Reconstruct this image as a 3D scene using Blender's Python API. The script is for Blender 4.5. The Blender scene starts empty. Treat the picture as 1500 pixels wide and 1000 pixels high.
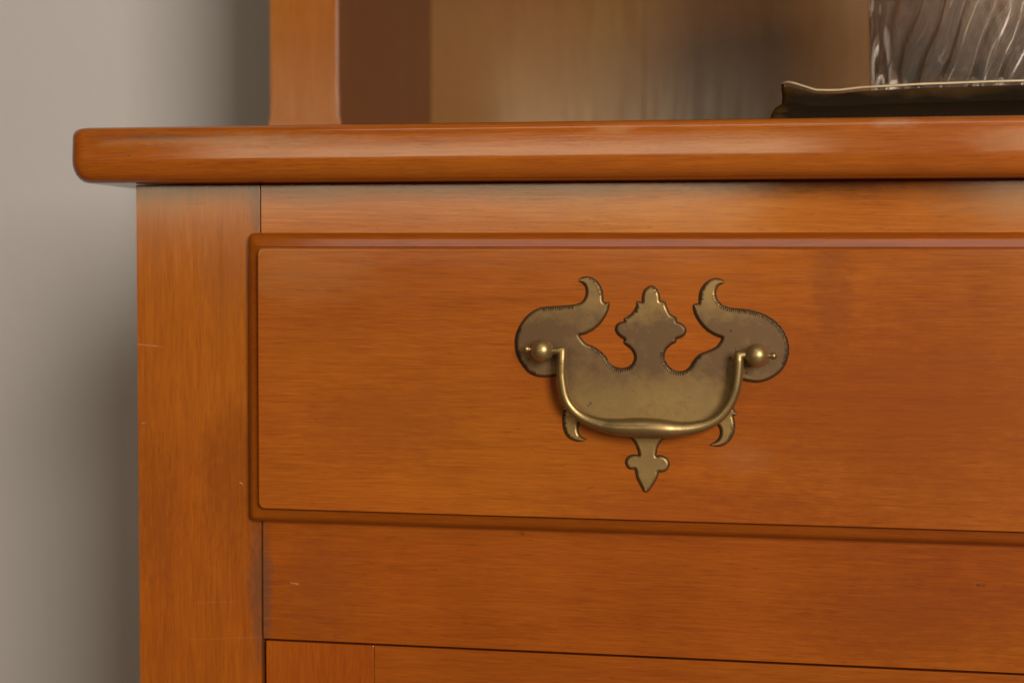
import bpy, bmesh, math, random
from mathutils import Vector, Matrix
from mathutils.geometry import tessellate_polygon

# ------------------------------------------------------------------ camera, world, lamps, exposure
SC = bpy.context.scene
COL = SC.collection
cam_data = bpy.data.cameras.new('camera')
cam = bpy.data.objects.new('camera', cam_data)
COL.objects.link(cam)
SC.camera = cam
cam.matrix_world = Matrix((
    (0.9840133, -0.0111940, 0.1777426, 0.2527),
    (0.1780723, 0.0460100, -0.9829411, -0.5837),
    (0.0028251, 0.9988783, 0.0472678, 0.8489),
    (0, 0, 0, 1)))
cam_data.sensor_width = 36.0
cam_data.lens = 56.4
cam_data.clip_start = 0.01
cam_data.clip_end = 50
cam_data.dof.use_dof = True
cam_data.dof.focus_distance = 0.578
cam_data.dof.aperture_fstop = 8.0

world = bpy.data.worlds.new('World')
SC.world = world
world.use_nodes = True
bg = world.node_tree.nodes['Background']
bg.inputs[0].default_value = (1.0, 0.93, 0.85, 1)
bg.inputs[1].default_value = 0.02

def area(name, loc, target, sx, sy, power, color):
    l = bpy.data.lights.new(name, 'AREA')
    l.shape = 'RECTANGLE'; l.size = sx; l.size_y = sy
    l.energy = power; l.color = color
    o = bpy.data.objects.new(name, l); COL.objects.link(o)
    o.location = loc
    o.rotation_euler = (Vector(target) - Vector(loc)).to_track_quat('-Z', 'Y').to_euler()
    return o
# the windows behind the photographer (the nearest to the right) and the lit ceiling
area('window_daylight', (1.310, -2.045, 1.41), (0.2, 0.0, 0.87), 0.66, 0.95, 52.0, (1.0, 0.94, 0.86))
area('window_daylight', (0.90, -2.6, 1.165), (0.90, 0.0, 1.165), 0.60, 0.42, 2.6, (1.0, 0.83, 0.54))
area('window_daylight', (-0.59, -2.6, 1.115), (-0.59, 0.0, 1.115), 1.48, 0.32, 5.6, (1.0, 0.83, 0.54))
area('ceiling_light', (1.05, -1.55, 2.50), (1.05, -1.55, 0.0), 2.4, 2.6, 4.0, (1.0, 0.93, 0.83))
area('ceiling_lamp', (0.20, -1.50, 2.48), (0.20, -1.50, 0.0), 1.9, 0.55, 6.6, (1.0, 0.92, 0.82))

SC.view_settings.view_transform = 'Standard'
SC.view_settings.look = 'None'
SC.view_settings.exposure = 0.0
SC.view_settings.gamma = 1.0
SC.render.film_transparent = False
SC.cycles.use_denoising = True
SC.cycles.use_adaptive_sampling = False
SC.cycles.caustics_refractive = False
SC.cycles.caustics_reflective = False
SC.cycles.sample_clamp_indirect = 3.0
SC.cycles.sample_clamp_direct = 6.0

# ------------------------------------------------------------------ helpers
ROOT_LOC = Vector((0.40, 0.17, 0.0))

class Nodes:
    def __init__(self, mat):
        mat.use_nodes = True
        self.t = mat.node_tree; self.t.nodes.clear()
    def n(self, kind, **kw):
        nd = self.t.nodes.new(kind)
        for k, v in kw.items(): setattr(nd, k, v)
        return nd
    def l(self, a, b): self.t.links.new(a, b)
    def val(self, sock, v):
        if isinstance(v, bpy.types.NodeSocket): self.l(v, sock)
        else: sock.default_value = v
    def math(self, op, a, b=0.0, clamp=False):
        m = self.n('ShaderNodeMath', operation=op); m.use_clamp = clamp
        self.val(m.inputs[0], a); self.val(m.inputs[1], b)
        return m.outputs[0]
    def mix(self, fac, a, b, blend='MIX'):
        m = self.n('ShaderNodeMix', data_type='RGBA', blend_type=blend)
        self.val(m.inputs[0], fac); self.val(m.inputs[6], a); self.val(m.inputs[7], b)
        return m.outputs[2]
    def ramp(self, fac, lo, hi, a=0.0, b=1.0):
        m = self.n('ShaderNodeMapRange')
        self.val(m.inputs[0], fac)
        m.inputs[1].default_value = lo; m.inputs[2].default_value = hi
        m.inputs[3].default_value = a; m.inputs[4].default_value = b
        return m.outputs[0]
    def mapping(self, vec, scale=(1, 1, 1), loc=(0, 0, 0)):
        m = self.n('ShaderNodeMapping')
        self.l(vec, m.inputs[0])
        m.inputs[1].default_value = loc; m.inputs[3].default_value = scale
        return m.outputs[0]
    def noise(self, vec, scale=1.0, detail=2.0, rough=0.5, dist=0.0):
        m = self.n('ShaderNodeTexNoise')
        self.l(vec, m.inputs['Vector'])
        m.inputs['Scale'].default_value = scale; m.inputs['Detail'].default_value = detail
        m.inputs['Roughness'].default_value = rough; m.inputs['Distortion'].default_value = dist
        return m.outputs[0]

def principled(N, **kw):
    p = N.n('ShaderNodeBsdfPrincipled'); o = N.n('ShaderNodeOutputMaterial')
    N.l(p.outputs[0], o.inputs[0])
    for k, v in kw.items(): N.val(p.inputs[k.replace('_', ' ')], v)
    return p

def rgb(c): return (c[0], c[1], c[2], 1.0)

def wood(name, axis, seed=0.0, coat=1.0, light=(0.46, 0.123, 0.008), dark=(0.25, 0.053, 0.004), coat_rough=0.10, stains_and_shading=(), scratches=()):
    """Honey-stained maple: grain runs along the given axis (0 = x, 1 = y, 2 = z)."""
    mat = bpy.data.materials.new(name); N = Nodes(mat)
    tc = N.n('ShaderNodeTexCoord').outputs['Object']
    def sc(al, ac): return tuple(al if i == axis else ac for i in range(3))
    off = (seed * 3.17, seed * 1.73, seed * 2.31)
    base = N.mapping(tc, (1, 1, 1), off)
    warp = N.noise(N.mapping(base, sc(3.0, 9.0)), 1.0, 2.0)
    wv = N.n('ShaderNodeVectorMath', operation='SCALE'); 
    cmb = N.n('ShaderNodeCombineXYZ')
    for i in range(3):
        if i != axis: N.l(warp, cmb.inputs[i])
    N.l(cmb.outputs[0], wv.inputs[0]); wv.inputs['Scale'].default_value = 0.012
    ad = N.n('ShaderNodeVectorMath', operation='ADD'); N.l(base, ad.inputs[0]); N.l(wv.outputs[0], ad.inputs[1])
    g = ad.outputs[0]
    blotch = N.noise(N.mapping(g, sc(9, 22)), 1.0, 3.0, 0.55)
    band = N.noise(N.mapping(g, sc(16, 210)), 1.0, 3.0, 0.6)
    streak = N.noise(N.mapping(g, sc(30, 1000)), 1.0, 3.0, 0.6)
    fibre = N.noise(N.mapping(g, sc(90, 2600)), 1.0, 2.0, 0.6)
    figure = N.noise(N.mapping(g, sc(42, 7)), 1.0, 2.0, 0.5)
    f = N.math('MULTIPLY', N.math('SUBTRACT', blotch, 0.5), 0.7)
    f = N.math('ADD', f, N.math('MULTIPLY', N.math('SUBTRACT', band, 0.5), 0.45))
    f = N.math('ADD', f, N.math('MULTIPLY', N.math('SUBTRACT', streak, 0.5), 0.65))
    f = N.math('ADD', f, N.math('MULTIPLY', N.math('SUBTRACT', fibre, 0.5), 1.15))
    f = N.math('ADD', f, N.math('MULTIPLY', N.math('SUBTRACT', figure, 0.5), 0.35))
    f = N.math('ADD', f, 0.5, True)
    col = N.mix(f, rgb(dark), rgb(light))
    # redder and yellower zones of stain
    tone = N.noise(N.mapping(base, sc(6, 13), (4.1, 2.2, 7.7)), 1.0, 2.0)
    def tint(c, r, g, bl): return (c[0] * r, c[1] * g, c[2] * bl, 1.0)
    col = N.mix(N.ramp(tone, 0.42, 0.72, 0.0, 0.5), col, N.mix(f, tint(dark, 1.0, 0.86, 0.9), tint(light, 0.95, 0.78, 0.9)))
    col = N.mix(N.ramp(tone, 0.5, 0.26, 0.0, 0.5), col, N.mix(f, tint(dark, 1.12, 1.38, 0.8), tint(light, 1.06, 1.20, 0.8)))
    # short dark pores along the grain and a few specks
    pore = N.noise(N.mapping(base, sc(190, 1500), (9.3, 1.1, 3.3)), 1.0, 1.0)
    col = N.mix(N.ramp(pore, 0.64, 0.74, 0.0, 0.26), col, (0.10, 0.028, 0.008, 1))
    speck = N.noise(N.mapping(base, sc(150, 260), (1.3, 5.1, 8.3)), 1.0, 0.0)
    col = N.mix(N.ramp(speck, 0.88, 0.93, 0.0, 0.4), col, (0.07, 0.02, 0.008, 1))
    sep = N.n('ShaderNodeSeparateXYZ'); N.l(tc, sep.inputs[0])
    rough_add = None
    for (cx, cz, rx, rz, colr, amt) in stains_and_shading:      # patches of grime, wear, painted shade and sheen, with an uneven edge
        dx = N.math('DIVIDE', N.math('SUBTRACT', sep.outputs[0], cx - ROOT_LOC.x), rx)
        dz = N.math('DIVIDE', N.math('SUBTRACT', sep.outputs[2], cz), rz)
        d = N.math('SQRT', N.math('ADD', N.math('MULTIPLY', dx, dx), N.math('MULTIPLY', dz, dz)))
        edge = N.noise(N.mapping(tc, sc(160, 420)), 1.0, 5.0, 0.7)
        m = N.ramp(N.math('ADD', d, N.math('MULTIPLY', N.math('SUBTRACT', edge, 0.5), 2.0)), 1.15, 0.35, 0.0, amt)
        col = N.mix(m, col, rgb(colr))
    for (x0, z0, x1, z1, w, colr, amt) in scratches:  # fine scratches through the finish
        ax, az = x1 - x0, z1 - z0; L2 = ax * ax + az * az
        px = N.math('SUBTRACT', sep.outputs[0], x0 - ROOT_LOC.x); pz = N.math('SUBTRACT', sep.outputs[2], z0)
        t = N.math('DIVIDE', N.math('ADD', N.math('MULTIPLY', px, ax), N.math('MULTIPLY', pz, az)), L2, True)
        qx = N.math('SUBTRACT', px, N.math('MULTIPLY', t, ax)); qz = N.math('SUBTRACT', pz, N.math('MULTIPLY', t, az))
        d = N.math('SQRT', N.math('ADD', N.math('MULTIPLY', qx, qx), N.math('MULTIPLY', qz, qz)))
        br = N.noise(N.mapping(tc, (900, 900, 900)), 1.0, 1.0)
        m = N.math('MULTIPLY', N.ramp(d, w, w * 0.4, 0.0, amt), N.ramp(br, 0.38, 0.6, 0.25, 1.0))
        col = N.mix(m, col, rgb(colr))
    bmp = N.n('ShaderNodeBump'); bmp.inputs['Strength'].default_value = 0.22; bmp.inputs['Distance'].default_value = 0.00012
    fine = N.noise(N.mapping(base, (2100, 2100, 2100)), 1.0, 2.0)
    wav = N.noise(N.mapping(base, sc(20, 60)), 1.0, 2.0)
    N.l(N.math('ADD', N.math('ADD', N.math('MULTIPLY', streak, 0.30), N.math('MULTIPLY', fine, 0.30)), N.math('MULTIPLY', wav, 1.0)), bmp.inputs['Height'])
    rg = N.ramp(N.noise(N.mapping(g, sc(40, 400)), 1.0, 3.0), 0.3, 0.7, coat_rough * 0.8, coat_rough * 1.3)
    p = principled(N, Base_Color=col, Roughness=0.5, Specular_IOR_Level=0.08, Coat_Weight=coat, Coat_Roughness=rg, Coat_IOR=1.58)
    N.l(bmp.outputs[0], p.inputs['Normal']); N.l(bmp.outputs[0], p.inputs['Coat Normal'])
    return mat

def link(name, bm, mat, parent=None, smooth=False, kind=None):
    me = bpy.data.meshes.new(name)
    bmesh.ops.recalc_face_normals(bm, faces=bm.faces)
    for f in bm.faces: f.smooth = smooth
    off = Vector((0, 0, 0))
    par = parent
    while par is not None:
        off += par.location; par = par.parent
    bmesh.ops.translate(bm, vec=-off, verts=bm.verts)
    bm.to_mesh(me); bm.free()
    me.materials.append(mat)
    o = bpy.data.objects.new(name, me); COL.objects.link(o)
    if parent is not None: o.parent = parent
    if kind: o['kind'] = kind
    return o

def empty(name, parent=None, loc=(0, 0, 0)):
    o = bpy.data.objects.new(name, None); COL.objects.link(o)
    o.location = loc; o.empty_display_size = 0.05
    if parent is not None: o.parent = parent
    return o

def box(bm, x0, x1, y0, y1, z0, z1, r=0.0004, seg=2):
    vs = [bm.verts.new((x, y, z)) for x in (x0, x1) for y in (y0, y1) for z in (z0, z1)]
    fs = [(0, 1, 3, 2), (4, 6, 7, 5), (0, 4, 5, 1), (2, 3, 7, 6), (0, 2, 6, 4), (1, 5, 7, 3)]
    faces = [bm.faces.new([vs[i] for i in f]) for f in fs]
    if r > 0:
        es = set(e for f in faces for e in f.edges)
        bmesh.ops.bevel(bm, geom=list(es), offset=r, segments=seg, affect='EDGES', profile=0.5)
    return bm

def board(name, ext, mat, parent, r=0.0005):
    bm = bmesh.new(); box(bm, *ext, r=r)
    return link(name, bm, mat, parent)

def rounded_rect(u0, u1, v0, v1, r, k=5):
    pts = []
    for cu, cv, a0 in ((u1 - r, v1 - r, 0), (u0 + r, v1 - r, 90), (u0 + r, v0 + r, 180), (u1 - r, v0 + r, 270)):
        for i in range(k + 1):
            a = math.radians(a0 + 90 * i / k)
            pts.append((cu + r * math.cos(a), cv + r * math.sin(a)))
    return pts

def ring_solid(bm, rings, place, sharp=()):
    """rings = lists of (u, v) with a height each; place(u, v, h) gives the point. Capped at both ends."""
    rows = []
    for pts, h in rings:
        rows.append([bm.verts.new(place(u, v, h)) for u, v in pts])
    n = len(rows[0])
    for a, b in zip(rows, rows[1:]):
        for i in range(n):
            bm.faces.new((a[i], a[(i + 1) % n], b[(i + 1) % n], b[i]))
    bm.faces.new(rows[0]); bm.faces.new(list(reversed(rows[-1])))
    return rows

def sharp_rings(o, angle=28):
    me = o.data
    me.polygons.foreach_set('use_smooth', [True] * len(me.polygons))
    me.set_sharp_from_angle(angle=math.radians(angle))

def lathe(bm, prof, axis_o, axis_d, seg=28):
    d = Vector(axis_d).normalized()
    a = d.orthogonal().normalized(); b = d.cross(a)
    rows = []
    for h, r in prof:
        rows.append([bm.verts.new(Vector(axis_o) + d * h + (a * math.cos(2 * math.pi * i / seg) + b * math.sin(2 * math.pi * i / seg)) * max(r, 1e-6)) for i in range(seg)])
    for p, q in zip(rows, rows[1:]):
        for i in range(seg):
            bm.faces.new((p[i], p[(i + 1) % seg], q[(i + 1) % seg], q[i]))
    bm.faces.new(rows[0]); bm.faces.new(list(reversed(rows[-1])))

def catmull(pts, n):
    out = []
    P = [pts[0]] + list(pts) + [pts[-1]]
    for i in range(1, len(P) - 2):
        p0, p1, p2, p3 = (Vector(P[i + k]) for k in (-1, 0, 1, 2))
        for j in range(n):
            t = j / n
            out.append(0.5 * ((2 * p1) + (p2 - p0) * t + (2 * p0 - 5 * p1 + 4 * p2 - p3) * t * t + (3 * p1 - p0 - 3 * p2 + p3) * t ** 3))
    out.append(Vector(pts[-1]))
    return out

PLATE = [(-3.66, 17.44, 0), (-3.69, 19.2, 0), (-3.19, 21.41, 0), (-1.98, 22.76, 0), (-0.64, 23.38, 0), (0.22, 23.14, 1), (1.2, 22.65, 1), (2.19, 21.19, 1), (2.69, 19.49, 0), (2.77, 18.02, 0), (4.65, 17.72, 0), (4.9, 16.82, 0), (5.52, 15.11, 0), (6.63, 13.17, 0), (8.47, 12.14, 0), (8.75, 10.63, 0), (10.06, 10.15, 0), (11.41, 9.19, 0), (12.12, 7.85, 0), (11.75, 6.02, 0), (10.59, 5.01, 0), (8.7, 4.26, 0), (8.41, 3.13, 0), (6.96, 2.28, 0), (5.31, 0.79, 0), (4.61, -0.58, 1), (4.43, -2.13, 1), (4.95, -3.79, 1), (6.24, -5.56, 1), (7.76, -6.71, 1), (9.81, -7.15, 1), (11.82, -6.68, 1), (13.32, -5.46, 1), (14.3, -3.91, 1), (15.58, -2.11, 1), (17.07, -0.82, 1), (18.83, -0.04, 0), (21.09, 0.89, 0), (23.09, 2.15, 0), (24.16, 3.6, 0), (24.82, 4.97, 0), (23.06, 5.48, 0), (21.29, 6.31, 0), (19.27, 7.68, 0), (17.49, 9.49, 0), (16.0, 11.54, 0), (14.96, 13.73, 0), (14.49, 15.55, 0), (14.62, 16.79, 0), (15.49, 17.14, 0), (16.51, 17.09, 0), (16.55, 18.36, 1), (16.58, 20.06, 1), (17.0, 21.81, 1), (17.95, 23.57, 1), (19.29, 24.93, 1), (20.83, 25.81, 0), (22.37, 26.16, 0), (23.91, 25.97, 0), (25.07, 25.34, 0), (25.56, 24.57, 0), (24.32, 23.98, 0), (23.22, 23.01, 0), (22.63, 21.67, 0), (22.61, 20.29, 1), (23.01, 18.94, 1), (23.94, 17.58, 1), (25.25, 16.57, 1), (27.18, 15.86, 1), (29.59, 15.49, 1), (32.47, 15.27, 1), (34.86, 14.9, 1), (37.26, 14.29, 1), (40.14, 13.2, 1), (43.26, 11.25, 1), (45.76, 8.59, 1), (47.55, 5.4, 1), (48.35, 1.72, 1), (48.03, -1.74, 1), (46.83, -4.89, 1), (44.69, -7.49, 0), (41.61, -9.59, 0), (38.2, -10.64, 0), (34.78, -10.55, 0), (32.59, -10.05, 0), (31.64, -10.89, 0), (31.06, -13.82, 0), (30.13, -17.0, 0), (29.17, -19.94, 0), (29.68, -20.78, 0), (30.56, -22.15, 0), (29.08, -22.72, 0), (29.47, -24.07, 0), (29.68, -25.53, 1), (29.65, -27.53, 1), (29.09, -29.69, 1), (27.69, -31.87, 1), (25.84, -33.26, 0), (23.72, -33.8, 0), (21.83, -33.5, 0), (21.15, -32.97, 0), (22.64, -32.13, 0), (23.89, -30.88, 0), (24.5, -29.25, 0), (24.34, -27.38, 0), (23.21, -25.66, 0), (18.39, -28.46, 0), (12.32, -29.32, 0), (5.25, -31.07, 0), (3.45, -32.46, 0), (2.31, -34.48, 0), (1.91, -36.12, 0), (1.77, -37.57, 0), (3.39, -37.39, 0), (5.28, -38.13, 0), (6.37, -39.53, 0), (6.48, -41.15, 0), (5.58, -42.75, 0), (3.97, -43.49, 0), (2.62, -43.42, 0), (2.46, -44.78, 0), (1.57, -46.71, 0), (0.23, -48.91, 0), (-0.89, -50.43, 0), (-1.72, -50.9, 0), (-2.66, -50.53, 0), (-3.83, -48.48, 0), (-5.21, -45.8, 0), (-5.61, -43.9, 0), (-5.89, -42.7, 0), (-7.82, -42.65, 0), (-9.09, -41.27, 0), (-9.29, -39.64, 0), (-8.36, -38.06, 0), (-6.62, -37.38, 0), (-4.52, -37.53, 0), (-4.73, -36.27, 0), (-5.28, -34.66, 0), (-6.15, -33.05, 0), (-7.32, -31.72, 0), (-9.0, -31.01, 0), (-15.94, -28.44, 0), (-22.17, -25.1, 0), (-25.9, -25.18, 0), (-26.54, -27.47, 0), (-26.53, -29.06, 0), (-25.93, -30.64, 0), (-24.77, -31.65, 0), (-23.43, -32.27, 0), (-24.37, -32.84, 0), (-26.36, -33.13, 0), (-28.36, -32.73, 0), (-30.17, -31.72, 1), (-31.37, -30.16, 1), (-32.08, -27.98, 1), (-32.32, -25.4, 1), (-32.21, -23.19, 1), (-31.51, -21.81, 0), (-32.66, -21.43, 0), (-31.92, -20.67, 0), (-31.04, -20.31, 0), (-31.93, -17.84, 0), (-33.07, -14.39, 0), (-33.96, -10.93, 0), (-34.57, -9.4, 0), (-36.97, -9.88, 0), (-39.78, -10.03, 0), (-42.39, -9.62, 1), (-44.61, -8.56, 1), (-46.63, -6.6, 1), (-48.46, -3.83, 1), (-49.53, -1.21, 1), (-49.94, 1.77, 1), (-49.7, 5.01, 1), (-48.55, 8.0, 1), (-47.29, 10.1, 0), (-45.89, 11.9, 0), (-44.08, 13.5, 0), (-42.08, 14.66, 0), (-39.82, 15.41, 1), (-37.07, 15.73, 1), (-34.07, 15.9, 1), (-31.08, 16.12, 1), (-28.49, 16.44, 1), (-26.46, 16.94, 0), (-24.92, 18.09, 0), (-24.09, 19.81, 0), (-23.95, 21.59, 0), (-24.4, 23.11, 0), (-25.4, 24.19, 0), (-26.64, 24.97, 0), (-26.15, 25.86, 0), (-24.67, 26.5, 0), (-22.58, 26.41, 1), (-20.8, 25.54, 1), (-19.2, 23.97, 1), (-18.2, 22.01, 1), (-17.75, 19.85, 1), (-17.64, 17.79, 0), (-16.79, 17.16, 0), (-15.56, 17.56, 0), (-15.46, 16.33, 0), (-15.87, 14.56, 0), (-16.77, 12.49, 0), (-18.07, 10.41, 0), (-19.76, 8.48, 0), (-21.99, 6.83, 0), (-24.19, 5.77, 0), (-26.3, 5.25, 0), (-25.17, 3.79, 0), (-23.8, 2.42, 0), (-21.56, 1.56, 1), (-19.57, 0.4, 1), (-17.58, -1.16, 1), (-16.19, -2.86, 1), (-15.34, -4.38, 1), (-13.95, -5.54, 1), (-11.82, -6.2, 1), (-9.65, -6.12, 1), (-7.88, -5.26, 1), (-6.71, -3.87, 1), (-6.33, -2.15, 0), (-6.88, -0.43, 0), (-8.12, 1.03, 0), (-9.45, 1.99, 0), (-10.25, 2.97, 0), (-10.01, 4.05, 0), (-11.1, 4.68, 0), (-12.43, 5.79, 0), (-13.28, 7.41, 0), (-13.0, 9.08, 0), (-11.97, 10.12, 0), (-10.1, 10.58, 0), (-10.01, 11.78, 0), (-8.49, 12.56, 0), (-6.7, 14.36, 1), (-5.71, 16.4, 1), (-5.45, 17.87, 0)]
BAIL = [(-31.58, -17.5, -0.2, 1.72), (-31.56, -17.5, -3.99, 1.73), (-31.72, -17.3, -7.67, 1.73), (-31.44, -17.1, -11.35, 1.75), (-30.73, -16.8, -15.52, 1.78), (-29.3, -16.5, -18.95, 1.8), (-26.85, -16.3, -21.87, 1.85), (-23.77, -16.2, -24.02, 1.92), (-20.07, -16.2, -25.49, 2.11), (-15.87, -16.4, -26.49, 2.45), (-11.17, -16.8, -26.96, 2.98), (-5.31, -17, -26.99, 3.38), (-0.44, -17.1, -26.95, 3.44), (4.88, -17, -27.14, 3.19), (9.2, -16.7, -27.25, 2.72), (13.99, -16.4, -26.89, 2.26), (18.77, -16.2, -25.8, 1.92), (22.59, -16.2, -24.03, 1.75), (25.67, -16.3, -21.47, 1.69), (28.04, -16.5, -18.03, 1.67), (29.63, -16.8, -14.25, 1.66), (30.49, -17.1, -10.37, 1.66), (30.91, -17.3, -6.75, 1.66), (31.1, -17.5, -3.14, 1.66), (31.12, -17.5, -0.87, 1.66)]

# ------------------------------------------------------------------ materials
W_TOP = wood('maple_top', 0, 1.0, coat_rough=0.11,
    stains_and_shading=[(0.2829, 0.8978, 0.008, 0.0022, (0.58, 0.36, 0.22), 0.22), (0.1871, 0.8966, 0.01, 0.0015, (0.55, 0.33, 0.16), 0.25), (0.0439, 0.8945, 0.05, 0.003, (0.40, 0.24, 0.12), 0.4), (0.3187, 0.8915, 0.014, 0.005, (0.45, 0.26, 0.12), 0.22), (0.0175, 0.8961, 0.03, 0.0012, (0.12, 0.05, 0.03), 0.5)],
    scratches=[(0.171400, 0.895300, 0.175000, 0.897000, 0.0002, (0.14, 0.05, 0.02), 0.7), (0.317600, 0.892600, 0.322000, 0.892800, 0.00025, (0.14, 0.05, 0.02), 0.6), (0.005900, 0.889400, 0.006700, 0.889200, 0.0004, (0.10, 0.03, 0.01), 0.7)])
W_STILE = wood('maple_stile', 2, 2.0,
    stains_and_shading=[(0.0489, 0.7252, 0.0055, 0.032, (0.12, 0.055, 0.03), 0.6),
            (0.0237, 0.8795, 0.034, 0.0085, (0.24, 0.125, 0.036), 0.4),  # below the countertop: part grime, part painted sheen
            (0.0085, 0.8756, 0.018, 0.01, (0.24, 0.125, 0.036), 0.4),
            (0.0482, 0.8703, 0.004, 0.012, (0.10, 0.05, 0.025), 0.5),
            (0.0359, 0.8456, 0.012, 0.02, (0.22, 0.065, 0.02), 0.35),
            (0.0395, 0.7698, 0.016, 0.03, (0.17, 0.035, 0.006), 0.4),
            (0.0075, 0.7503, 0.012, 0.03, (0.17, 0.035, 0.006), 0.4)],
    scratches=[(0.0005, 0.8181, 0.01, 0.8173, 0.00022, (0.62, 0.34, 0.17), 0.7),
            (0.0414, 0.7656, 0.0425, 0.7649, 0.00035, (0.6, 0.35, 0.2), 0.6),
            (0.0212, 0.7183, 0.0406, 0.7196, 0.00014, (0.5, 0.25, 0.12), 0.35),
            (0.0197, 0.7038, 0.0502, 0.7062, 0.00014, (0.5, 0.25, 0.12), 0.3),
            (0.019, 0.8719, 0.0278, 0.8722, 0.0002, (0.05, 0.02, 0.01), 0.6),
            (0.0016, 0.7874, 0.0033, 0.788, 0.00025, (0.6, 0.35, 0.2), 0.5)])
W_STILE_B = wood('maple_stile_plain', 2, 6.0)
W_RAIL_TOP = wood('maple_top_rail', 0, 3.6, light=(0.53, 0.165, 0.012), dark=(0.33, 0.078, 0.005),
    stains_and_shading=[(0.0685, 0.8771, 0.024, 0.008, (0.24, 0.125, 0.036), 0.4),  # along the upper edge: grime plus sheen put into the colour
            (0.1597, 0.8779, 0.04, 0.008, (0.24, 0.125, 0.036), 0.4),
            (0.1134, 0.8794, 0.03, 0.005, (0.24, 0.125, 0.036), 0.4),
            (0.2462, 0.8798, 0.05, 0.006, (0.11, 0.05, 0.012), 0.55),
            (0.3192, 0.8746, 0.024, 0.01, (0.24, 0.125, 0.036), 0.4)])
W_RAIL = wood('maple_rail_dimmed', 0, 3.0, light=(0.40, 0.100, 0.005), dark=(0.22, 0.041, 0.003),  # darker wood colour paints the light falling off lower down
    stains_and_shading=[(0.0511, 0.7253, 0.0035, 0.026, (0.12, 0.055, 0.03), 0.65),
            (0.0734, 0.7262, 0.02, 0.025, (0.20, 0.045, 0.010), 0.35),
            (0.2911, 0.7248, 0.05, 0.02, (0.20, 0.036, 0.004), 0.45)],
    scratches=[(0.0615, 0.7276, 0.0642, 0.7272, 0.0003, (0.6, 0.33, 0.16), 0.7),
            (0.3149, 0.7365, 0.317, 0.7364, 0.0007, (0.06, 0.02, 0.008), 0.7)])
W_DRAWER = wood('maple_drawer', 0, 4.0,
    stains_and_shading=[(0.2621, 0.8393, 0.008, 0.026, (0.20, 0.05, 0.010), 0.4),
            (0.0712, 0.8458, 0.03, 0.012, (0.36, 0.15, 0.045), 0.3),
            (0.233, 0.7808, 0.012, 0.007, (0.40, 0.17, 0.07), 0.22),
            (0.1, 0.7903, 0.03, 0.018, (0.24, 0.05, 0.008), 0.4),
            (0.2895, 0.7989, 0.08, 0.045, (0.24, 0.048, 0.004), 0.5),  # broad dark patch: light falloff to the right painted in
            (0.2113, 0.7605, 0.06, 0.012, (0.24, 0.045, 0.005), 0.35)],
    scratches=[(0.3176, 0.858, 0.3194, 0.8609, 0.0004, (0.55, 0.28, 0.14), 0.7),
            (0.1661, 0.8595, 0.1684, 0.8608, 0.00028, (0.62, 0.36, 0.2), 0.7),
            (0.1505, 0.8245, 0.1551, 0.8243, 0.0002, (0.6, 0.34, 0.2), 0.5),
            (0.1766, 0.768, 0.1791, 0.769, 0.0003, (0.08, 0.03, 0.02), 0.5)])
W_LIP = wood('maple_drawer_edge', 0, 4.4, coat=0.65, light=(0.35, 0.082, 0.004), dark=(0.20, 0.039, 0.002))
W_DOOR_S = wood('maple_door_stile_dimmed', 2, 5.0, light=(0.42, 0.102, 0.006), dark=(0.24, 0.045, 0.003))  # door wood darkened as well, dimmer light near the bottom painted in
W_DOOR_R = wood('maple_door_rail_dimmed', 0, 5.5, light=(0.38, 0.095, 0.005), dark=(0.21, 0.039, 0.003))  # same painted dimming as the door stiles
W_HUTCH = wood('maple_hutch', 2, 7.0, coat=0.42, light=(0.40, 0.130, 0.014), dark=(0.27, 0.070, 0.006), coat_rough=0.16,
    stains_and_shading=[(0.0281, 0.9639, 0.004, 0.006, (0.17, 0.05, 0.012), 0.5),
            (0.018, 0.9497, 0.006, 0.006, (0.18, 0.05, 0.012), 0.45),
            (0.0246, 0.9178, 0.02, 0.0015, (0.12, 0.06, 0.04), 0.6)])
W_BACK = wood('maple_back_shaded', 2, 8.0, light=(0.29, 0.120, 0.022), dark=(0.20, 0.076, 0.011), coat_rough=0.19)  # darkened wood colour: shade at the back of the hutch painted in
W_SIDE = wood('maple_side', 2, 9.0)
W_INNER = wood('maple_hutch_side_shaded', 2, 9.5, coat=0.06, light=(0.24, 0.080, 0.009), dark=(0.17, 0.050, 0.005))  # darker than the other boards, painting the unlit hutch interior

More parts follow.
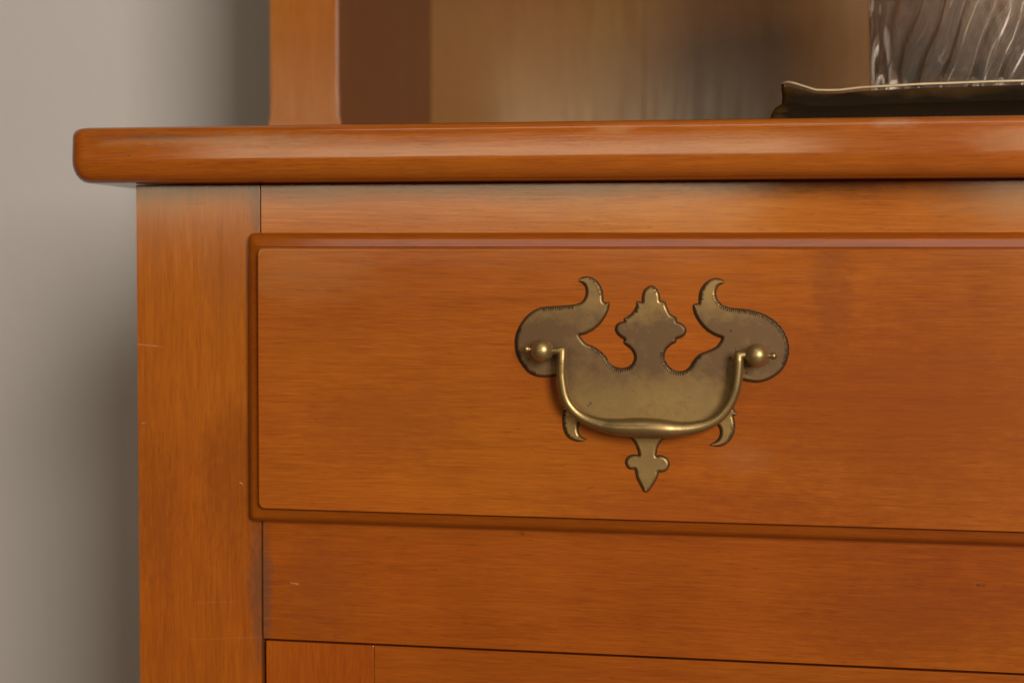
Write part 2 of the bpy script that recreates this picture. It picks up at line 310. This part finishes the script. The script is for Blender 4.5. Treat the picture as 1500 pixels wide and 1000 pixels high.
def brass(name, base, patina, amount, rough, zones=False):
    mat = bpy.data.materials.new(name); N = Nodes(mat)
    tc = N.n('ShaderNodeTexCoord').outputs['Object']
    big = N.noise(N.mapping(tc, (55, 55, 55)), 1.0, 4.0, 0.6)
    mid = N.noise(N.mapping(tc, (420, 420, 420)), 1.0, 4.0, 0.65)
    fine = N.noise(N.mapping(tc, (2400, 2400, 2400)), 1.0, 2.0)
    f = N.math('ADD', N.math('MULTIPLY', big, 1.0), N.math('MULTIPLY', N.math('SUBTRACT', mid, 0.5), 0.5))
    if zones:                                   # brown where it is never touched, brighter at the foot and the tips
        sp = N.n('ShaderNodeSeparateXYZ'); N.l(tc, sp.inputs[0])
        z = sp.outputs[2]
        lo = N.ramp(z, -0.019, -0.005, -0.24, 0.25)
        hi = N.ramp(z, 0.008, 0.018, 0.0, -0.36)
        f = N.math('ADD', f, N.math('ADD', lo, hi))
    f = N.ramp(f, 0.23, 0.75, 0.0, 1.0)
    f = N.math('MULTIPLY', f, amount)
    col = N.mix(f, rgb(base), rgb(patina))
    pit = N.noise(N.mapping(tc, (520, 520, 520), (3, 1, 2)), 1.0, 1.0)
    pitm = N.ramp(pit, 0.735, 0.80, 0.0, 0.75)
    col = N.mix(pitm, col, (0.03, 0.02, 0.012, 1))
    r = N.math('ADD', N.ramp(mid, 0.3, 0.7, rough - 0.05, rough + 0.08), N.math('MULTIPLY', f, 0.10))
    bmp = N.n('ShaderNodeBump'); bmp.inputs['Strength'].default_value = 0.35; bmp.inputs['Distance'].default_value = 0.0001
    h = N.math('ADD', N.math('MULTIPLY', mid, 0.9), N.math('MULTIPLY', fine, 0.25))
    h = N.math('SUBTRACT', h, N.math('MULTIPLY', pitm, 1.2))
    N.l(h, bmp.inputs['Height'])
    p = principled(N, Base_Color=col, Metallic=0.85, Roughness=r)
    N.l(bmp.outputs[0], p.inputs['Normal'])
    return mat
BRASS_PLATE = brass('aged_brass_plate', (0.325, 0.205, 0.075), (0.155, 0.090, 0.043), 1.0, 0.42, True)
BRASS_POST = brass('aged_brass_post', (0.52, 0.37, 0.14), (0.24, 0.15, 0.07), 0.7, 0.34)
BRASS_EDGE = brass('tarnished_brass_edge', (0.13, 0.09, 0.05), (0.05, 0.035, 0.025), 0.9, 0.5)
BRASS_BAIL = brass('aged_brass_bail', (0.48, 0.325, 0.12), (0.17, 0.105, 0.055), 0.8, 0.33)

def plaster():
    mat = bpy.data.materials.new('painted_plaster'); N = Nodes(mat)
    tc = N.n('ShaderNodeTexCoord').outputs['Object']
    a = N.noise(N.mapping(tc, (3, 3, 3)), 1.0, 3.0)
    b = N.noise(N.mapping(tc, (160, 160, 160)), 1.0, 3.0, 0.6)
    c = N.noise(N.mapping(tc, (35, 35, 35)), 1.0, 2.0)
    col = N.mix(N.ramp(a, 0.3, 0.7), (0.56, 0.52, 0.485, 1), (0.60, 0.555, 0.52, 1))
    bmp = N.n('ShaderNodeBump'); bmp.inputs['Strength'].default_value = 0.5; bmp.inputs['Distance'].default_value = 0.0008
    N.l(N.math('ADD', b, N.math('MULTIPLY', c, 0.8)), bmp.inputs['Height'])
    p = principled(N, Base_Color=col, Roughness=0.6, Specular_IOR_Level=0.3)
    N.l(bmp.outputs[0], p.inputs['Normal'])
    return mat

def floor_mat():
    mat = bpy.data.materials.new('dark_floor_boards'); N = Nodes(mat)
    tc = N.n('ShaderNodeTexCoord').outputs['Object']
    a = N.noise(N.mapping(tc, (4, 60, 4)), 1.0, 4.0)
    principled(N, Base_Color=N.mix(a, (0.10, 0.05, 0.025, 1), (0.20, 0.11, 0.06, 1)), Roughness=0.45)
    return mat

GRIME = bpy.data.materials.new('seam_grime'); N = Nodes(GRIME)
tc = N.n('ShaderNodeTexCoord').outputs['Object']
principled(N, Base_Color=N.mix(N.noise(N.mapping(tc, (300, 300, 60)), 1.0, 3.0), (0.012, 0.007, 0.004, 1), (0.085, 0.032, 0.010, 1)), Roughness=0.9, Specular_IOR_Level=0.0)

# ------------------------------------------------------------------ wall and floor
bm = bmesh.new(); box(bm, -2.5, 3.0, 0.372, 0.47, 0.0, 2.6, r=0)
link('wall', bm, plaster(), kind='structure')
bm = bmesh.new(); box(bm, -2.5, 3.0, -3.2, 0.372, -0.05, -0.001, r=0)
link('floor', bm, floor_mat(), kind='structure')

# ------------------------------------------------------------------ the dresser
WID = 0.80
TOP = 0.900; UND = 0.8795
dresser = empty('dresser', None, ROOT_LOC)
dresser['label'] = 'honey-brown wooden dresser with a hutch above and a brass pull on its drawer'
dresser['category'] = 'dresser'

# countertop with eased edges
prof = [(5.5, 0.0), (3.6, 0.08), (2.2, 0.45), (1.1, 1.2), (0.5, 2.3), (0.27, 3.2), (0.21, 4.2), (0.09, 8.5), (0.0, 11.8), (0.03, 12.8), (0.15, 14.1), (0.55, 15.8), (1.25, 17.6), (2.3, 19.1), (3.6, 20.1), (5.0, 20.5), (9.0, 20.5)]
rings = []
for e, h in prof:
    e /= 1000
    rings.append((rounded_rect(-0.0188 + e, WID + 0.0188 - e, -0.0213 + e, 0.362 - e, max(0.0075 - e * 0.6, 0.002), 6), TOP - h / 1000))
bm = bmesh.new(); ring_solid(bm, rings, lambda u, v, h: (u, v, h))
o = link('countertop', bm, W_TOP, dresser, smooth=True)

# face frame
JT = 0.0497
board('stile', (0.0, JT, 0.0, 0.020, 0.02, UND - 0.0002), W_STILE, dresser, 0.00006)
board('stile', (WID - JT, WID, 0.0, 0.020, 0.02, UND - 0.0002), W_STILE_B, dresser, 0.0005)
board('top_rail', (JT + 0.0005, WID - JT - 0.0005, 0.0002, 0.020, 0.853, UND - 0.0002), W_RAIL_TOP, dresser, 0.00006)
board('joint_grime', (JT + 0.00002, JT + 0.00048, 0.0006, 0.015, 0.7058, UND - 0.0003), GRIME, dresser, 0)
board('middle_rail', (JT + 0.0006, WID - JT - 0.0002, 0.0002, 0.020, 0.7056, 0.760), W_RAIL, dresser, 0.0002)
board('bottom_rail', (JT + 0.0002, WID - JT - 0.0002, 0.0002, 0.020, 0.03, 0.10), W_RAIL, dresser, 0.0007)
board('case_side', (0.0006, 0.0186, 0.0202, 0.356, 0.02, UND - 0.0002), W_SIDE, dresser)
board('case_side', (WID - 0.0186, WID - 0.0006, 0.0202, 0.356, 0.02, UND - 0.0002), W_SIDE, dresser)
board('case_back', (0.019, WID - 0.019, 0.345, 0.355, 0.03, UND - 0.0002), W_SIDE, dresser)

# drawer front: a lipped board with a chamfered edge and a raised field
LP = [(0, 0.2), (0, -2.4), (0.25, -3.2), (0.8, -4.15), (1.4, -5.0), (1.9, -5.4), (2.3, -5.65), (2.65, -5.81), (4.9, -6.81), (5.15, -6.92), (5.35, -6.2), (5.88, -6.2), (5.9, -8.95), (5.95, -9.2), (6.08, -9.35), (6.25, -9.4), (6.45, -9.4), (9.5, -9.4)]
rings = []
for e, h in LP:
    e /= 1000
    rr = max(0.0022 - e * 0.35, 0.0012) if e < 0.0057 else 0.0022 + (e - 0.0057) * 0.5
    rings.append((rounded_rect(0.0461 + e, 0.754 - e, 0.7514 + e, 0.8609 - e, rr, 5), h / 1000))
bm = bmesh.new(); ring_solid(bm, rings, lambda u, v, h: (u, h, v))
o = link('drawer', bm, W_DRAWER, dresser, smooth=True); sharp_rings(o, 24)
o.data.materials.append(W_LIP)                              # the moulded edge took a darker, redder stain, deepened further as painted shade
for pg in o.data.polygons:
    if len(pg.vertices) == 4 and pg.center.y + ROOT_LOC.y > -0.0089: pg.material_index = 1

# lower doors: stiles, rails and a panel
for x0, x1 in ((0.0513, 0.3992), (0.4008, 0.7487)):
    d = empty('door', dresser, (x0 - ROOT_LOC.x, -ROOT_LOC.y, 0.11))
    zt = 0.7047
    board('door_stile', (x0, x0 + 0.0428, 0.0004, 0.020, 0.104, zt), W_DOOR_S, d, 0.0003)
    board('door_stile', (x1 - 0.0428, x1, 0.0004, 0.020, 0.104, zt), W_DOOR_S, d, 0.0003)
    board('door_rail', (x0 + 0.0429, x1 - 0.0429, 0.0005, 0.020, zt - 0.055, zt), W_DOOR_R, d, 0.0003)
    board('door_rail', (x0 + 0.0429, x1 - 0.0429, 0.0005, 0.020, 0.104, 0.160), W_DOOR_R, d, 0.0003)
    board('door_panel', (x0 + 0.043, x1 - 0.043, 0.008, 0.016, 0.161, zt - 0.0555), W_DOOR_S, d, 0.001)

# hutch on the countertop
hutch = empty('hutch', dresser, (0, 0.08, TOP))
HY = 0.150; HB = 0.345; HT = 1.62
def taper_post(name, x0, x1, flare):
    bm = bmesh.new()
    box(bm, x0, x1, HY, HY + 0.0040, TOP + 0.0002, HT, r=0.00025)
    for z in (0.908, 0.914, 0.922, 0.935):
        bmesh.ops.bisect_plane(bm, geom=bm.verts[:] + bm.edges[:] + bm.faces[:], plane_co=(0, 0, z), plane_no=(0, 0, 1))
    xm = (x0 + x1) / 2
    for v in bm.verts:
        if (v.co.x > xm) == (flare > 0):
            t = max(0.0, (0.975 - v.co.z) / 0.06)
            v.co.x += flare * min(t, 1.2) ** 1.5
    return link(name, bm, W_HUTCH, hutch)
taper_post('hutch_stile', 0.0030, 0.0354, 0.0012)
taper_post('hutch_stile', WID - 0.0354, WID - 0.0030, -0.0012)
bm = bmesh.new(); box(bm, 0.0023, 0.0375, HY - 0.0006, HY - 0.0001, TOP + 0.0002, 0.9176, r=0.0002)
link('foot_block', bm, W_HUTCH, hutch)
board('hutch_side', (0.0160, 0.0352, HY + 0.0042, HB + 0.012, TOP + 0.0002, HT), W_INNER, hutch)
board('hutch_side', (WID - 0.0352, WID - 0.0160, HY + 0.0042, HB + 0.012, TOP + 0.0002, HT), W_SIDE, hutch)
xs = [0.0354, 0.162, 0.288, 0.414, 0.540, 0.666, WID - 0.0354]
for a, b in zip(xs, xs[1:]):
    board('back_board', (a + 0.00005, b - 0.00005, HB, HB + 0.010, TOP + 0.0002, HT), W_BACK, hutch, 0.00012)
board('hutch_shade_shelf', (0.0356, WID - 0.0356, HY + 0.003, HB - 0.0005, 1.070, 1.088), W_TOP, hutch, 0.001)  # unseen shelf added, set low to keep light out of the hutch
board('hutch_top', (-0.018, WID + 0.018, HY - 0.022, HB + 0.014, HT + 0.0003, HT + 0.020), W_TOP, hutch, 0.004)

# ------------------------------------------------------------------ drawer pull
PA = Vector((0.2, 0.0, 0.8185))
def mm(x, y, z): return PA + Vector((x, y, z)) / 1000.0
pull = empty('drawer_pull', dresser, PA - ROOT_LOC)

def resample_outline(pts, step):
    n = len(pts)
    P = [Vector((p[0], p[1])) for p in pts]
    corner = []
    for i in range(n):
        a = (P[i] - P[i - 1]); b = (P[(i + 1) % n] - P[i])
        corner.append(a.angle(b) > math.radians(52))
    out = []
    for i in range(n):
        p1, p2 = P[i], P[(i + 1) % n]
        p0 = P[i - 1] if not corner[i] else p1 - (p2 - p1) * 0.5
        p3 = P[(i + 2) % n] if not corner[(i + 1) % n] else p2 + (p2 - p1) * 0.5
        k = max(1, round((p2 - p1).length / step))
        for j in range(k):
            t = j / k
            q = 0.5 * ((2 * p1) + (p2 - p0) * t + (2 * p0 - 5 * p1 + 4 * p2 - p3) * t * t + (3 * p1 - p0 - 3 * p2 + p3) * t ** 3)
            out.append((q, bool(pts[i][2]) and bool(pts[(i + 1) % n][2]), corner[i] and j == 0))
    return out

def backplate():
    R = resample_outline(PLATE, 0.18)
    n = len(R); Q = [r[0] for r in R]
    area2 = sum(Q[i].x * Q[(i + 1) % n].y - Q[(i + 1) % n].x * Q[i].y for i in range(n))
    s = 1 if area2 > 0 else -1
    nor = []
    for i in range(n):
        t = (Q[(i + 1) % n] - Q[i - 1]).normalized()
        nor.append(Vector((-t.y, t.x)) * s)
    # inward clearance, so that thin tips do not fold over
    clear = []
    for i in range(n):
        best = 9.0
        for j in range(n):
            if min((i - j) % n, (j - i) % n) < 4: continue
            a = Q[j] - Q[i]; h = a.dot(nor[i])
            if h > 0:
                r = a.length_squared / (2 * h)     # inscribed-circle radius touching i and j
                if r < best: best = r
        clear.append(best)
    for _ in range(3):
        clear = [min(clear[i], 0.5 * clear[i] + 0.25 * (clear[i - 1] + clear[(i + 1) % n])) for i in range(n)]
    def inset(d):
        out = [Q[i] + nor[i] * min(d, 0.62 * clear[i]) for i in range(n)]
        return out
    bm = bmesh.new()
    phase = 0.0
    notch = []
    for i in range(n):
        phase += (Q[i] - Q[i - 1]).length
        notch.append(R[i][1] and (phase % 0.68) < 0.27)
    B = -9.42
    def row(pts, hs): return [bm.verts.new(mm(p.x, B - h, p.y)) for p, h in zip(pts, hs)]
    i1, i2, i3 = inset(0.28), inset(0.65), inset(1.1)
    i3n = inset(1.75)
    rows = [row(Q, [-0.05] * n), row(Q, [0.55] * n),
            row(i1, [0.60 if notch[i] else 0.98 for i in range(n)]),
            row(i2, [0.85 if notch[i] else 1.32 for i in range(n)]),
            row([i3n[i] if notch[i] else i3[i] for i in range(n)], [1.46] * n)]
    for a, b in zip(rows, rows[1:]):
        for i in range(n):
            j = (i + 1) % n
            f = bm.faces.new((a[i], a[j], b[j], b[i]))
            if a is rows[0] or a is rows[1] or (notch[i] and notch[j]): f.material_index = 2
    last = rows[-1]
    co = [[Vector((v.co.x, v.co.z, 0)) * 1000 for v in last]]
    for t in tessellate_polygon(co):
        try: bm.faces.new([last[k] for k in t]).material_index = 1
        except ValueError: pass
    return bm
o = link('backplate', backplate(), BRASS_PLATE, pull, smooth=True); sharp_rings(o, 34)
for pg in o.data.polygons:                                  # the flat face of the plate keeps its own normal
    if pg.material_index == 1:
        pg.use_smooth = False
    pg.material_index = 1 if pg.material_index == 2 else 0
o.data.materials.append(BRASS_EDGE)

def tube(bm, path, rad, seg=22):
    rows = []
    n = len(path)
    up = Vector((0, 1, 0))
    for i, p in enumerate(path):
        a = (path[min(i + 1, n - 1)] - p); b = (p - path[max(i - 1, 0)])
        if a.length < 1e-9: a = b
        if b.length < 1e-9: b = a
        t = (a.normalized() + b.normalized()).normalized()
        k = 1.0 / max(t.dot(b.normalized()), 0.6)          # mitre at the elbows
        side = t.cross(up).normalized(); q = side.cross(t).normalized()
        rows.append([bm.verts.new(p + (side * math.cos(2 * math.pi * j / seg) * k + q * math.sin(2 * math.pi * j / seg)) * rad[i]) for j in range(seg)])
    for a, b in zip(rows, rows[1:]):
        for j in range(seg):
            bm.faces.new((a[j], a[(j + 1) % seg], b[(j + 1) % seg], b[j]))
    bm.faces.new(rows[0]); bm.faces.new(list(reversed(rows[-1])))

BALLS = [(-38.74, 0.08), (37.39, -0.67)]
TIPS = [(-44.32, 0.5), (43.04, -0.83)]
BY = -17.5
bm = bmesh.new()
mid = catmull([(x, y, z) for x, y, z, r in BAIL], 6)
mr = [v.x for v in catmull([(r, 0, 0) for x, y, z, r in BAIL], 6)]
xl, xr = BAIL[0][0], BAIL[-1][0]
path = [mm(-38.0, BY, 0.0), mm(-34.0, BY, 0.0), mm(xl - 1.5, BY, 0.0), mm(xl - 0.05, BY, -0.02)] + [mm(*v) for v in mid[4:-4]] + \
       [mm(xr + 0.05, BY, -0.62), mm(xr + 1.5, BY, -0.6), mm(33.5, BY, -0.6), mm(37.0, BY, -0.67)]
rad = [1.15, 1.15, 1.25, 1.45] + mr[4:-4] + [1.4, 1.25, 1.15, 1.15]
tube(bm, path, [r * 1.05 / 1000 for r in rad])
for (bx, bz), (tx, tz) in zip(BALLS, TIPS):               # riveted ends of the bail outside the posts
    d = Vector((tx - bx, 0, tz - bz)); L = d.length
    pr = [(3.0, 0.8), (L - 1.35, 0.8)] + [(L + 1.3 * math.sin(a), 1.3 * math.cos(a)) for a in [math.radians(-52 + 142 * i / 9) for i in range(10)]]
    lathe(bm, [(h / 1000, r / 1000) for h, r in pr], mm(bx, BY, bz), d, 18)
link('bail', bm, BRASS_BAIL, pull, smooth=True)
for bx, bz in BALLS:
    bm = bmesh.new()
    pr = [(-6.7, 2.9), (-6.1, 2.9), (-5.6, 2.3), (-4.4, 2.0)]
    pr += [(4.15 * math.sin(a), 4.15 * math.cos(a)) for a in [math.radians(-60 + 150 * i / 22) for i in range(23)]]
    lathe(bm, [(h / 1000, r / 1000) for h, r in pr], mm(bx, BY, bz), (0, -1, 0), 32)
    link('post', bm, BRASS_POST, pull, smooth=True)

# ------------------------------------------------------------------ tray on the countertop
def tray_mat(name, base, rough, metal):
    mat = bpy.data.materials.new(name); N = Nodes(mat)
    tc = N.n('ShaderNodeTexCoord').outputs['Object']
    a = N.noise(N.mapping(tc, (25, 25, 160)), 1.0, 4.0, 0.6)
    b = N.noise(N.mapping(tc, (220, 220, 420)), 1.0, 3.0)
    col = N.mix(a, rgb([c * 0.45 for c in base]), rgb([c * 1.5 for c in base]))
    bmp = N.n('ShaderNodeBump'); bmp.inputs['Strength'].default_value = 0.7; bmp.inputs['Distance'].default_value = 0.0012
    N.l(N.math('ADD', a, N.math('MULTIPLY', b, 0.25)), bmp.inputs['Height'])
    p = principled(N, Base_Color=col, Roughness=rough, Metallic=metal)
    N.l(bmp.outputs[0], p.inputs['Normal'])
    return mat
TRAY = tray_mat('dark_bronze', (0.014, 0.0075, 0.003), 0.6, 0.0)
N = Nodes.__new__(Nodes); N.t = TRAY.node_tree            # browner towards the rim and at the left end
pb = [n for n in N.t.nodes if n.type == 'BSDF_PRINCIPLED'][0]
tc = N.n('ShaderNodeTexCoord').outputs['Object']
sp = N.n('ShaderNodeSeparateXYZ'); N.l(tc, sp.inputs[0])
wr = N.math('ADD', sp.outputs[2], N.math('MULTIPLY', N.noise(N.mapping(tc, (60, 60, 120)), 1.0, 3.0), 0.010))
old = pb.inputs['Base Color'].links[0].from_socket
N.l(N.mix(N.ramp(wr, 0.0165, 0.0205, 0.0, 0.45), old, (0.10, 0.048, 0.010, 1)), pb.inputs['Base Color'])
le = N.ramp(N.math('ADD', sp.outputs[0], N.math('MULTIPLY', N.noise(N.mapping(tc, (40, 40, 300)), 1.0, 3.0), 0.02)), -0.132, -0.142, 0.0, 0.8)
old2 = pb.inputs['Base Color'].links[0].from_socket
N.l(N.mix(le, old2, (0.14, 0.070, 0.014, 1)), pb.inputs['Base Color'])
pb.inputs['Specular IOR Level'].default_value = 0.03
RIM = tray_mat('bronze_rim_painted_sheen', (0.46, 0.34, 0.19), 0.38, 0.3)  # pale colour paints the sheen caught by the rounded edge
tray = empty('tray', None, (0.39, 0.16, TOP))
tray['label'] = 'dark brown tray with a thin pale wavy rim under the glass vase'
tray['category'] = 'tray'
EDGE = [(0.2447, 17.6), (0.2467, 17.9), (0.2493, 17.3), (0.253, 16.0), (0.2568, 14.8), (0.261, 14.6), (0.2655, 14.6), (0.2729, 15.4), (0.2828, 15.8), (0.295, 16.3), (0.3072, 16.5), (0.3193, 16.8), (0.3313, 16.9), (0.35, 17.4), (0.37, 17.2), (0.4, 18)]
def edge_h(x):
    for (a, h), (b, g) in zip(EDGE, EDGE[1:]):
        if a <= x <= b: return h + (g - h) * (x - a) / (b - a)
    return EDGE[0][1] if x < EDGE[0][0] else EDGE[-1][1]
def tray_ring(e):
    out = []
    x0, x1, y0, y1, r = 0.2441 + e, 0.398 - e, 0.028 + e, 0.1465 - e, max(0.004 - e * .3, .0015)
    base = rounded_rect(x0, x1, y0, y1, r, 4)
    n = len(base)
    for i in range(n):
        a, b = Vector(base[i]), Vector(base[(i + 1) % n])
        m = (150, 100, 150, 100)[i // 5] if i % 5 == 4 else 1
        for j in range(m): out.append(a + (b - a) * j / m)
    return out
def hgt(p):
    wob = 0.6 * math.sin(p.y * 70) + 0.5 * math.sin(p.y * 171 + 1)
    return edge_h(p.x) + (wob if p.y > 0.06 else 0.0)
# height fractions of the outer wall from the foot up, with the flared foot and the turned-in waist
OUT = [(-0.0044, 0.0), (-0.0046, 0.10), (-0.0037, 0.30), (-0.0024, 0.45), (0.0002, 0.55), (0.0004, 0.70), (0.0000, 0.88), (0.0, 1.0)]
INN = [(0.0009, 1.0), (0.0020, 0.80), (0.0050, 0.45), (0.016, 0.18), (0.040, 0.13)]
rnd = random.Random(5)
bm = bmesh.new()
rows = []
for k, (e, fr) in enumerate(OUT[:-1] + INN[1:]):
    ring = tray_ring(e)
    row = []
    for i, p in enumerate(ring):
        dent = 0.00025 * math.sin(p.x * 190 + 3 * fr) * math.sin(fr * 6.0 + p.x * 60) + 0.0002 * math.sin(p.y * 230 + fr * 9)
        h = hgt(p) * fr
        row.append(bm.verts.new((p.x, p.y + dent * (1 if 0.05 < fr < 0.95 else 0.3), TOP + 0.0002 + h / 1000)))
    rows.append(row)
n = len(rows[0])
for a, b in zip(rows, rows[1:]):
    for i in range(n): bm.faces.new((a[i], a[(i + 1) % n], b[(i + 1) % n], b[i]))
bm.faces.new(rows[0]); bm.faces.new(list(reversed(rows[-1])))
o = link('basin', bm, TRAY, tray, smooth=True); sharp_rings(o, 40)
bm = bmesh.new()
rows = []
for e, up in ((0.0, -0.9), (-0.0002, -0.8), (-0.0002, -0.25), (0.0001, 0.0), (0.0008, 0.0), (0.0010, -0.25), (0.0010, -0.8), (0.0008, -0.9)):
    rows.append([bm.verts.new((p.x, p.y, TOP + 0.0002 + (hgt(p) + up) / 1000)) for p in tray_ring(e)])
rows.append(rows[0])
for a, b in zip(rows, rows[1:]):
    for i in range(n): bm.faces.new((a[i], a[(i + 1) % n], b[(i + 1) % n], b[i]))
o = link('rim', bm, RIM, tray, smooth=True); sharp_rings(o, 50)

# ------------------------------------------------------------------ cut glass vase in the tray
mat = bpy.data.materials.new('cut_glass'); N = Nodes(mat)
gl = N.n('ShaderNodeBsdfGlass'); gl.inputs['Color'].default_value = (0.97, 0.94, 0.90, 1); gl.inputs['Roughness'].default_value = 0.05; gl.inputs['IOR'].default_value = 1.52
film = N.n('ShaderNodeBsdfPrincipled'); film.inputs['Base Color'].default_value = (0.46, 0.38, 0.31, 1); film.inputs['Roughness'].default_value = 0.2; film.inputs['Metallic'].default_value = 0.15
tr = N.n('ShaderNodeBsdfTransparent'); tr.inputs['Color'].default_value = (0.95, 0.92, 0.88, 1)
m0 = N.n('ShaderNodeMixShader'); m0.inputs[0].default_value = 0.28
N.l(gl.outputs[0], m0.inputs[1]); N.l(tr.outputs[0], m0.inputs[2])
mx = N.n('ShaderNodeMixShader'); mx.inputs[0].default_value = 0.16
N.l(m0.outputs[0], mx.inputs[1]); N.l(film.outputs[0], mx.inputs[2])
ou = N.n('ShaderNodeOutputMaterial'); N.l(mx.outputs[0], ou.inputs[0])
GLASS = mat
VX, VY, VR = 0.3280, 0.095, 0.0500
bm = bmesh.new()
SEG, HZ = 432, 64
FL = 28
ZB, ZT = TOP + 0.0034, 1.050
rows = []
for k in range(HZ + 1):
    t = k / HZ; z = ZB + (ZT - ZB) * t
    r0 = VR * (0.985 + 0.10 * t * t)
    row = []
    for i in range(SEG):
        a = 2 * math.pi * i / SEG
        ph = FL * a - (z - ZB) * 210 + 0.55 * math.sin(z * 75 + 2.5 * math.sin(a * 5)) + 0.25 * math.sin(a * 11 + z * 150)
        w = abs(math.sin(ph / 2))
        cut = 0.0034 * (1 - w) ** 1.0 + 0.00012 * math.sin(a * 23 + z * 160) + 0.00012 * math.sin(z * 230 + a * 9)
        row.append(bm.verts.new((VX + (r0 - cut) * math.cos(a), VY + (r0 - cut) * math.sin(a), z)))
    rows.append(row)
for r, z in ((VR * 1.06, ZT + 0.003), (VR * 1.0, ZT + 0.002)):
    rows.append([bm.verts.new((VX + r * math.cos(2 * math.pi * i / SEG), VY + r * math.sin(2 * math.pi * i / SEG), z)) for i in range(SEG)])
for r, z in ((VR * 0.93, ZT - 0.01), (VR * 0.86, ZB + 0.06), (VR * 0.80, ZB + 0.026), (VR * 0.6, ZB + 0.018), (VR * 0.1, ZB + 0.016)):
    rows.append([bm.verts.new((VX + r * math.cos(2 * math.pi * i / SEG), VY + r * math.sin(2 * math.pi * i / SEG), z)) for i in range(SEG)])
for a, b in zip(rows, rows[1:]):
    for i in range(SEG): bm.faces.new((a[i], a[(i + 1) % SEG], b[(i + 1) % SEG], b[i]))
bm.faces.new(rows[0]); bm.faces.new(list(reversed(rows[-1])))
o = link('vase', bm, GLASS, None, smooth=True)
o['label'] = 'ribbed clear glass vase with slanting flutes standing in the dark brown tray'
o['category'] = 'vase'
